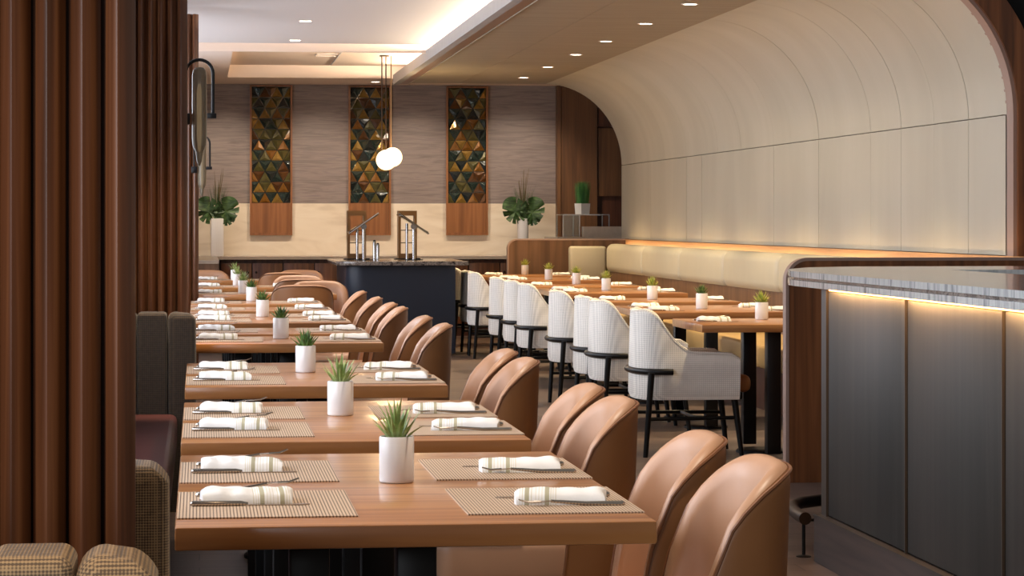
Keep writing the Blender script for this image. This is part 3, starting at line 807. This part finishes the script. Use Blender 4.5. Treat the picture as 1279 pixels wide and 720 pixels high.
pth = [(2.365, 9.86, .155), (2.37, 10.0, .155), (2.385, 10.15, .155), (2.42, 10.3, .155), (2.48, 10.42, .155), (2.58, 10.5, .155), (2.72, 10.53, .155), (2.88, 10.54, .155)]
bm = nb(); tube(bm, pth, .025, 20); obj('rail', bm, 'bronze', t)
bm = nb(); tube(bm, [(2.368, 9.9, .0), (2.368, 9.9, .14)], .007, 10); obj('post', bm, 'black', t)
bm = nb(); lathe(bm, [(.03, 0), (.03, .003), (.02, .006), (.008, .008)], 24, 2.368, 9.9); obj('flange', bm, 'black', t)
bm = nb(); tube(bm, [(2.39, 10.02, .13), (2.62, 10.02, .13)], .006, 8); tube(bm, [(2.62, 10.02, .13), (2.62, 10.02, 0.0)], .006, 8); obj('brace', bm, 'black', t)

# ------------------------------------------------------------------ tile panels on the back wall
def tile_panel(x0, x1, label, seed):
    r = random.Random(seed); z0, z1, zs = 1.158, 2.91, 1.535; y = YB
    t = thing('tile_panel', label, 'wall panel', ((x0 + x1) / 2, y, z0), 0, 'triangle tile panels on the far wall')
    w = (x1 - x0) / 2; h = z1 - z0; hs = zs - z0
    bm = nb(); fr = .022
    box(bm, -w, -w + fr, -.05, -.001, 0, h); box(bm, w - fr, w, -.05, -.001, 0, h); box(bm, -w + fr, w - fr, -.05, -.001, h - .02, h); box(bm, -w + fr, w - fr, -.05, -.001, 0, .03)
    obj('frame', bm, 'panel_wood', t, 0)
    bm = nb(); box(bm, -w + fr, w - fr, -.03, -.002, .03, hs); obj('wood_panel', bm, 'panel_wood', t, 0)
    bm = nb(); rows = 11; rh = (h - .02 - hs) / rows; sd = .142; xa, xb = -w + fr, w - fr
    box(bm, xa, xb, -.012, -.002, hs, h - .02, mi=5)
    def clipped(tri):
        out = []
        for lim, sg in ((xa, 1), (xb, -1)):
            src = tri if not out else out
            res = []
            for i in range(len(src)):
                p, q = src[i], src[(i + 1) % len(src)]
                ip, iq = sg * (p[0] - lim) >= 0, sg * (q[0] - lim) >= 0
                if ip: res.append(p)
                if ip != iq:
                    k = (lim - p[0]) / (q[0] - p[0]); res.append((lim, p[1] + k * (q[1] - p[1])))
            out = res
            if len(out) < 3: return []
        return out
    for i in range(rows):
        za, zb = hs + i * rh, hs + (i + 1) * rh
        off = (i % 2) * sd / 2
        k0 = int((xa - off) / sd) - 2
        for k in range(k0, k0 + 9):
            x = off + k * sd
            for tri in ([(x, za), (x + sd, za), (x + sd / 2, zb)], [(x + sd / 2, zb), (x + sd, za), (x + 1.5 * sd, zb)]):
                cxm = sum(p[0] for p in tri) / 3; czm = sum(p[1] for p in tri) / 3
                sh = [(cxm + (p[0] - cxm) * .93, czm + (p[1] - czm) * .93) for p in tri]
                c = clipped(sh)
                if len(c) < 3: continue
                up_ = tri[0][1] == za and tri[1][1] == za
                mi = r.choice([0, 1, 3, 1, 4] if up_ else [2, 5, 4, 2, 3]) if r.random() < .7 else r.randrange(6)
                a = [bm.verts.new((p[0], -.012, p[1])) for p in c]; b = [bm.verts.new((p[0], -.022, p[1])) for p in c]
                ax, az = cxm + r.uniform(-.02, .02), czm + r.uniform(-.02, .02); ax = min(max(ax, xa + .01), xb - .01)
                top = bm.verts.new((ax, -.040 + r.uniform(-.004, .004), az))
                n = len(c)
                for q in range(n):
                    bm.faces.new((a[q], a[(q + 1) % n], b[(q + 1) % n], b[q])).material_index = mi
                    bm.faces.new((b[q], b[(q + 1) % n], top)).material_index = mi
    obj('tile_field', bm, TILES, t, 0)
tile_panel(.583, 1.076, 'brown and green triangle-tile panel between the leafy vase and the hanging lamp', 1)
tile_panel(1.73, 2.228, 'triangle-tile panel lit gold behind the hanging lamp', 2)
tile_panel(2.878, 3.371, 'triangle-tile panel above the end of the navy island, away from the lamp', 3)

# ------------------------------------------------------------------ back counter, cabinets
tag(obj('counter_top', prism(nb(), [(-1.28, 26.55), (.2, 26.55), (.2, 29.3), (4.0, 29.3), (4.0, 29.99), (-1.28, 29.99)], .885, .92), 'quartz', None, 0), 'long beige stone worktop against the cream far wall', 'countertop')
xs = [.24, .95, 1.66, 2.37, 3.08, 3.8]
for i, (a, b) in enumerate(zip(xs, xs[1:])):
    t = thing('base_cabinet', 'dark walnut cabinet under the far worktop, %s from the window side' % ordn[i], 'cabinet', (a, 29.36, 0), 0, 'cabinets under the far worktop')
    w = b - a
    bm = nb(); box(bm, 0, w - .004, .02, .6, 0, .885); obj('body', bm, 'walnut_d', t, 0)
    for k in (0, 1):
        x0, x1 = .01 + k * (w / 2 - .002), w / 2 - .006 + k * (w / 2 - .004)
        bm = nb(); box(bm, x0, x1, .0, .02, .1, .84, .003); dd = obj('door', bm, 'walnut', t)
        bm = nb(); lathe(bm, [(.006, 0), (.006, .015), (.013, .02), (.013, .028), (.004, .032)], 14)
        bmesh.ops.rotate(bm, verts=bm.verts, cent=(0, 0, 0), matrix=Matrix.Rotation(PI / 2, 3, 'X')); bmesh.ops.translate(bm, verts=bm.verts, vec=((x1 - .04 if k == 0 else x0 + .04), 0, .74))
        obj('knob', bm, 'bronze', dd)
t = thing('sideboard', 'pale-topped sideboard end carrying the leafy white vase', 'sideboard', (0, 0, 0))
bm = nb(); box(bm, -1.25, .16, 26.65, 29.9, 0, .884); obj('body', bm, 'walnut_d', t, 0)
bm = nb(); box(bm, -1.25, .2, 26.56, 26.65, .80, .884); obj('apron', bm, 'walnut_h', t, 0)

# ------------------------------------------------------------------ navy buffet island
def rrect(x0, x1, y0, y1, r, corners):
    pts = []
    for (cx_, cy_, a0, on) in ((x0 + r, y0 + r, PI, corners[0]), (x1 - r, y0 + r, 1.5 * PI, corners[1]), (x1 - r, y1 - r, 0, corners[2]), (x0 + r, y1 - r, PI / 2, corners[3])):
        if on: pts += arc(cx_, cy_, r, a0, a0 + PI / 2, 8)
        else: pts.append((cx_ - r if a0 in (PI, PI / 2) else cx_ + r, cy_ - r if a0 >= PI else cy_ + r))
    return pts
t = thing('buffet_island', 'navy blue buffet island with a dark stone top at the far end', 'island', (0, 0, 0))
bm = nb(); prism(bm, rrect(1.42, 2.5, 25.08, 26.7, .18, (1, 0, 0, 0)), .02, .89); obj('body', bm, 'navy', t, 30)
bm = nb(); prism(bm, rrect(1.46, 2.46, 25.12, 26.66, .16, (1, 0, 0, 0)), 0, .02); obj('kick', bm, 'dark', t, 30)
bm = nb(); prism(bm, rrect(1.33, 2.62, 24.98, 26.85, .25, (1, 0, 0, 0)), .89, .93, bev=.006); obj('stone_top', bm, 'granite', t, 30)
def guard(x, y, dirx, label):
    t = thing('sneeze_guard', label, 'sneeze guard', (x, y, .93), 0, 'glass sneeze guards on the island')
    bm = nb(); tube(bm, [(0, 0, 0), (0, 0, .36)], .017, 14); obj('post', bm, 'chrome', t)
    bm = nb(); tube(bm, [(-.05, 0.25, 0), (-.05, .25, .34 - dirx * .03)], .014, 12); obj('post', bm, 'chrome', t)
    bm = nb(); box(bm, -.09, .09, -.05, .05, 0, .008, .002); obj('foot', bm, 'blackmetal', t)
    bm = nb(); tube(bm, [(0, -.02, .34), (0, .02, .34)], .03, 14); obj('clamp', bm, 'chrome', t)
    bm = nb(); box(bm, -.17, .17, -.02, .38, -.006, .006, .002)
    bmesh.ops.rotate(bm, verts=bm.verts, cent=(0, 0, 0), matrix=Matrix.Rotation(-dirx * math.radians(32), 3, 'Y'))
    bmesh.ops.translate(bm, verts=bm.verts, vec=(0, 0, .37)); obj('glass_panel', bm, 'glassclear', t)
    bm = nb(); tube(bm, [(-.15, -.02, .37 - dirx * .105), (.15, -.02, .37 + dirx * .105)], .009, 8); obj('clip_bar', bm, 'chrome', t)
guard(1.64, 25.75, 1, 'slanted glass guard on chrome posts at the rounded end of the island')
guard(2.145, 25.75, -1, 'slanted glass guard leaning the other way, middle of the island')
def dframe(x, y, label):
    t = thing('display_frame', label, 'display frame', (x, y, .93), 0, 'bronze lantern frames on the island')
    w, h = .095, .50
    bm = nb(); box(bm, -w, -w + .025, -.09, .09, 0, h); box(bm, w - .025, w, -.09, .09, 0, h); box(bm, -w + .025, w - .025, -.09, .09, h - .05, h); box(bm, -w + .025, w - .025, -.09, .09, 0, .06); obj('frame', bm, 'brass', t, 0)
    for z in (.17, .3):
        bm = nb(); tube(bm, [(-w + .02, 0, z), (w - .02, 0, z)], .004, 6); obj('cross_wire', bm, 'bronze', t)
    bm = nb(); box(bm, -.13, .13, -.11, .11, .0, .012, .003); obj('foot', bm, 'blackmetal', t)
dframe(1.60, 26.3, 'bronze lantern frame behind the guard at the rounded end of the island')
dframe(2.125, 26.35, 'bronze lantern frame behind the middle glass guard')
for i, (x, h) in enumerate(((1.765, .2), (1.80, .17))):
    t = thing('chrome_canister', 'slim chrome canister beside the guard on the island, %s one' % ('taller' if i == 0 else 'shorter'), 'canister', (x, 26.0, .93), 0, 'chrome canisters on the island')
    bm = nb(); lathe(bm, [(.017, 0), (.017, h - .02), (.012, h - .01)], 16); obj('body', bm, 'chrome', t)
    bm = nb(); lathe(bm, [(.013, h - .01), (.013, h), (.004, h + .004)], 16); obj('lid', bm, 'blackmetal', t)

# ------------------------------------------------------------------ tall vases, planter, glass case
def monstera_leaf(bm, base, az, tilt, size):
    """lobed leaf: fan of fingers around a heart-shaped middle, gently cupped"""
    d = Vector((math.cos(az), math.sin(az), 0)); up_ = Vector((0, 0, 1)); ax = (d * math.sin(tilt) + up_ * math.cos(tilt)).normalized()
    sd = Vector((d.y, -d.x, 0)) if abs(d.y) > .5 else Vector((0, 1, 0)); nrm = Vector((0, -1, 0)); sd = ax.cross(nrm).normalized()
    n = 110; cen = Vector(base) + ax * size * .45; ring = []
    for i in range(n):
        a = 2 * PI * i / n
        r = size * (.52 + .08 * math.cos(a)) * (1 if abs(a - PI) > .25 else .75)
        lobes = math.sin(a * 11)
        if .5 < a < 2 * PI - .5 and lobes > .93: r *= .62
        x, y = r * math.cos(a), r * .82 * math.sin(a)
        ring.append(cen + ax * x + sd * y + nrm * (.25 * y * y / size + .06 * size * math.sin(a * 5)))
    fr = [bm.verts.new(p) for p in ring]; bk = [bm.verts.new(p - nrm * .003) for p in ring]
    c0 = bm.verts.new(cen); c1 = bm.verts.new(cen - nrm * .003)
    for i in range(n):
        j = (i + 1) % n
        bm.faces.new((c0, fr[i], fr[j])); bm.faces.new((c1, bk[j], bk[i])); bm.faces.new((fr[i], bk[i], bk[j], fr[j]))
def tall_vase(x, y, z, label, square, seed, mat='ceramic'):
    r = random.Random(seed); t = thing('tall_vase', label, 'vase', (x, y, z), 0, 'tall white vases with big leaves')
    H = .435; bm = nb()
    if square: 
        box(bm, -.072, .072, -.072, .072, 0, H, .008, 2)
        for k in range(-3, 4): box(bm, k * .02 - .003, k * .02 + .003, -.0755, -.0715, .02, H - .02)
    else: lathe(bm, [(.06, 0), (.064, .01), (.066, H - .004), (.06, H), (.055, H - .02), (.002, H - .022)], 36)
    obj('vase_body', bm, mat, t)
    bm = nb()
    for az, ti, s, bx_ in ((0, .5, .32, .025), (PI, .5, .32, -.025), (0, .95, .2, .03)):
        tube(bm, [(bx_ * .5, 0, H - .05), (bx_, -.02, H + .02)], .005, 6)
        monstera_leaf(bm, (bx_, -.02 - .01 * s * 10, H - .055), az, ti, s)
    for k in range(60):
        az = r.uniform(0, 2 * PI); blade(bm, (.03 * math.cos(az), .02 * math.sin(az) - .04, H - .03), az, r.uniform(.02, .26), r.uniform(.26, .48), .004, r.uniform(0, .3))
    obj('leaves', bm, 'monstera', t, 40)
    bm = nb()
    for k in range(14):
        a = r.uniform(-.14, .14); b = r.uniform(-.06, .06); L = r.uniform(.34, .6)
        tube(bm, [(0, 0, H - .05), (a * L * .5, b * .5, H + L * .5), (a * L * 1.1, b, H + L)], [.0035, .003, .0015], 6)
    obj('reeds', bm, 'reed', t)
tall_vase(.203, 29.55, .92, 'tall white square vase of monstera leaves on the sideboard end', True, 4)
tall_vase(3.74, 29.6, .92, 'tall round white vase of monstera leaves behind the far wooden divider', False, 8)
# service shelf past the divider, with a glass case, a stone block and a grass planter
bm = nb(); box(bm, 4.02, 5.38, 28.75, 29.84, 1.105, 1.14, .003); o = obj('service_shelf', bm, 'quartz', None, 0); tag(o, 'pale stone shelf behind the far wooden divider', 'shelf')
bm = nb(); box(bm, 4.10, 5.38, 28.85, 29.84, 0, 1.105); t2 = obj('shelf_base', bm, 'walnut_d', o, 0)
t = thing('glass_case', 'small chrome-edged glass case standing on the stone shelf', 'display case', (4.12, 28.95, 1.14))
w, dp, h = .53, .5, .25
for x in (0, .19 * 1.0, w):
    for y in (0, dp):
        bm = nb(); box(bm, x - .006, x + .006, y - .006, y + .006, 0, h); obj('post', bm, 'chrome', t, 0)
for y in (0, dp):
    bm = nb(); box(bm, -.006, w + .006, y - .006, y + .006, h, h + .012); obj('top_rail', bm, 'chrome', t, 0)
for x0, x1 in ((.006, .184),): 
    bm = nb(); box(bm, x0, x1, -.002, .002, .005, h); obj('glass_panel', bm, 'glassclear', t, 0)
bm = nb(); box(bm, -.006, w + .006, .006, dp - .006, h + .002, h + .01); obj('glass_top', bm, 'glassclear', t, 0)
bm = nb(); box(bm, 4.33, 4.95, 28.77, 28.93, 1.14, 1.262, .003); tag(obj('stone_block', bm, 'quartz', None), 'low beige stone block in front of the glass case', 'block')
t = thing('grass_planter', 'white square planter of upright green grass on the glass case', 'planter', (4.38, 29.2, 1.402), .5)
bm = nb(); r0 = .062
prism(bm, [(-.058, -.058), (.058, -.058), (.058, .058), (-.058, .058)], 0, .125); 
for v in bm.verts:
    if v.co.z > .1: v.co.x *= 1.12; v.co.y *= 1.12
obj('pot', bm, 'ceramic', t, 0)
bm = nb(); rg = random.Random(2)
for k in range(420):
    x, y = rg.uniform(-.055, .055), rg.uniform(-.055, .055); blade(bm, (x, y, .12), math.atan2(y, x), rg.uniform(0.02, .16), rg.uniform(.24, .275), .0028, rg.uniform(0, .05), 3)
obj('grass', bm, 'grass', t, 30)

# ------------------------------------------------------------------ hanging lamp
t = thing('pendant_lamp', 'glowing double-globe lamp hanging on thin rods above the island', 'pendant lamp', (1.93, 26.2, -.035))
bm = nb(); lathe(bm, [(.05, 3.045), (.05, 3.058)], 24, -.05); obj('ceiling_plate', bm, 'bronze', t)
for x, m, zb in ((-.075, 'bronze', 2.07), (-.033, 'bronze', 2.09), (.02, 'brass', 2.09)):
    bm = nb(); tube(bm, [(x, 0, 3.055), (x, 0, zb)], .0065, 8); obj('rod', bm, m, t)
bm = nb()
r1 = bmesh.ops.create_uvsphere(bm, u_segments=28, v_segments=18, radius=.105); bmesh.ops.translate(bm, verts=r1['verts'], vec=(-.03, 0, 1.985))
g = obj('globe', bm, 'globe', t, 180)
bm = nb(); r2 = bmesh.ops.create_uvsphere(bm, u_segments=28, v_segments=18, radius=.1); bmesh.ops.translate(bm, verts=r2['verts'], vec=(.035, 0, 2.015))
obj('globe', bm, 'globe', t, 180)
bm = nb(); tube(bm, [(.0 + .128 * math.cos(a), .108 * math.sin(a), 2.02 + .01 * math.cos(a)) for a in [2 * PI * k / 36 for k in range(36)]], .004, 6, closed=True); obj('band', bm, 'brass', t)

# ------------------------------------------------------------------ lights
def spot(name, x, y, z, w, col, ang, blend=.6, tgt=None, size=.05):
    l = bpy.data.lights.new(name, 'SPOT'); l.energy = w; l.color = col; l.spot_size = math.radians(ang); l.spot_blend = blend; l.shadow_soft_size = size
    o = bpy.data.objects.new(name, l); C.objects.link(o); o.location = (x, y, z)
    if tgt: o.rotation_euler = (Vector(tgt) - Vector((x, y, z))).to_track_quat('-Z', 'Y').to_euler()
    return o
def area(name, loc, tgt, sx, sy, w, col, along=None):
    l = bpy.data.lights.new(name, 'AREA'); l.shape = 'RECTANGLE'; l.size = sx; l.size_y = sy; l.energy = w; l.color = col
    o = bpy.data.objects.new(name, l); C.objects.link(o); o.location = loc
    d = (Vector(tgt) - Vector(loc)).normalized()
    z = -d; x = Vector(along) if along else Vector((0, 1, 0)); x = (x - z * x.dot(z)).normalized(); y = z.cross(x)
    o.rotation_euler = Matrix((x, y, z)).transposed().to_euler()
    return o
WARM = (1, .74, .46); MID = (1, .84, .66); COOL = (.90, .94, 1)
def downlight(x, y, z, label, group, round_=True):
    t = thing('downlight', label, 'downlight', (x, y, z), 0, group)
    bm = nb()
    if round_:
        lathe(bm, [(.048, .004), (.05, -.004), (.062, -.004), (.064, .002)], 28, cap=False); obj('ring', bm, 'white_trim', t)
        bm = nb(); lathe(bm, [(.047, -.002), (.047, .004)], 24); obj('diffuser', bm, 'lamp_disc', t)
    else:
        box(bm, -.055, .055, -.03, .03, -.004, .004); obj('ring', bm, 'white_trim', t, 0)
        bm = nb(); box(bm, -.046, .046, -.022, .022, -.006, -.003); obj('diffuser', bm, 'lamp_disc', t, 0)
    return t
DR = [15.8, 17.7, 19.5, 21.45, 23.2, 25.1, 27.0]
for i, y in enumerate(DR):
    if i > 0: downlight(3.42, y, ZS, 'round ceiling downlight over the bench tables, %s from the arch end' % ordn[i - 1], 'round downlights in the dropped ceiling')
    spot('bench_spot', 3.42, y, ZS - .03, 260, (1, .77, .45), 88, .7)
spot('bench_spot', 3.42, 13.9, ZS + .1, 260, (1, .77, .45), 88, .7)
DL = [21.45, 23.75]
for i, y in enumerate(DL): downlight(.88, y, 3.0, 'slot downlight in the grey ceiling, %s from the tray' % ('second' if i == 0 else 'first'), 'slot downlights', False)
for i, x in enumerate((2.0, 3.14)): downlight(x, 29.3, 2.92, 'small downlight in the strip above the %s triangle-tile panel' % ('gold-lit' if i == 0 else 'plain'), 'strip downlights')
for y in (5.4, 7.4, 9.6, 12.4, 14.9, 17.2, 19.3, 21.45, 23.75):
    spot('row_spot', .9, y, 2.96, 170, MID, 75, .8)
# light over the window-side booths
spot('booth_spot', -.35, 2.9, 2.96, 150, WARM, 60, .8, (-.15, 3.4, .9))
spot('booth_spot', -.2, 4.3, 2.96, 40, WARM, 50, .8, (-.1, 4.5, .9))
spot('booth_spot', -.2, 11.70, 2.96, 420, WARM, 30, .9, (-.12, 11.85, .9))
# cove strip throwing light on the ceiling
area('cove_strip', (2.35, 21.4, 2.945), (1.2, 21.4, 3.02), 13.6, .03, 330, (1, .80, .56))
# strip on the ledge under the cream panels
area('ledge_uplight', (4.575, 20.4, 1.066), (4.66, 20.4, 1.10), 14.6, .012, 9, (1, .62, .30))
area('bar_strip', (2.375, 7.3, 1.066), (2.42, 7.3, .9), 4.7, .012, 14, (1, .55, .22))
for x in (.25, 1.4, 2.5, 3.7): spot('wall_wash', x, 28.75, 2.9, 115, MID, 85, .9, (x, 30, 1.25))
l = bpy.data.lights.new('globe_glow', 'POINT'); l.energy = 45; l.color = (1, .72, .38); l.shadow_soft_size = .12
o = bpy.data.objects.new('globe_glow', l); C.objects.link(o); o.location = (1.955, 26.0, 2.0)
# daylight from windows behind and to the left of the camera
area('window_light', (-3.2, -1.0, 2.0), (3.0, 14, .8), 4.0, 2.2, 240, COOL)

w = bpy.data.worlds.new('world'); bpy.context.scene.world = w; w.use_nodes = True
bg = w.node_tree.nodes['Background']; bg.inputs['Color'].default_value = (1, .95, .88, 1); bg.inputs['Strength'].default_value = .2
sc = bpy.context.scene
sc.view_settings.view_transform = 'Standard'; sc.view_settings.look = 'None'; sc.view_settings.gamma = 1; sc.view_settings.exposure = 0.0
sc.view_settings.use_curve_mapping = False
sc.cycles.use_denoising = True
sc.cycles.max_bounces = 8; sc.cycles.transparent_max_bounces = 12; sc.cycles.sample_clamp_indirect = 6
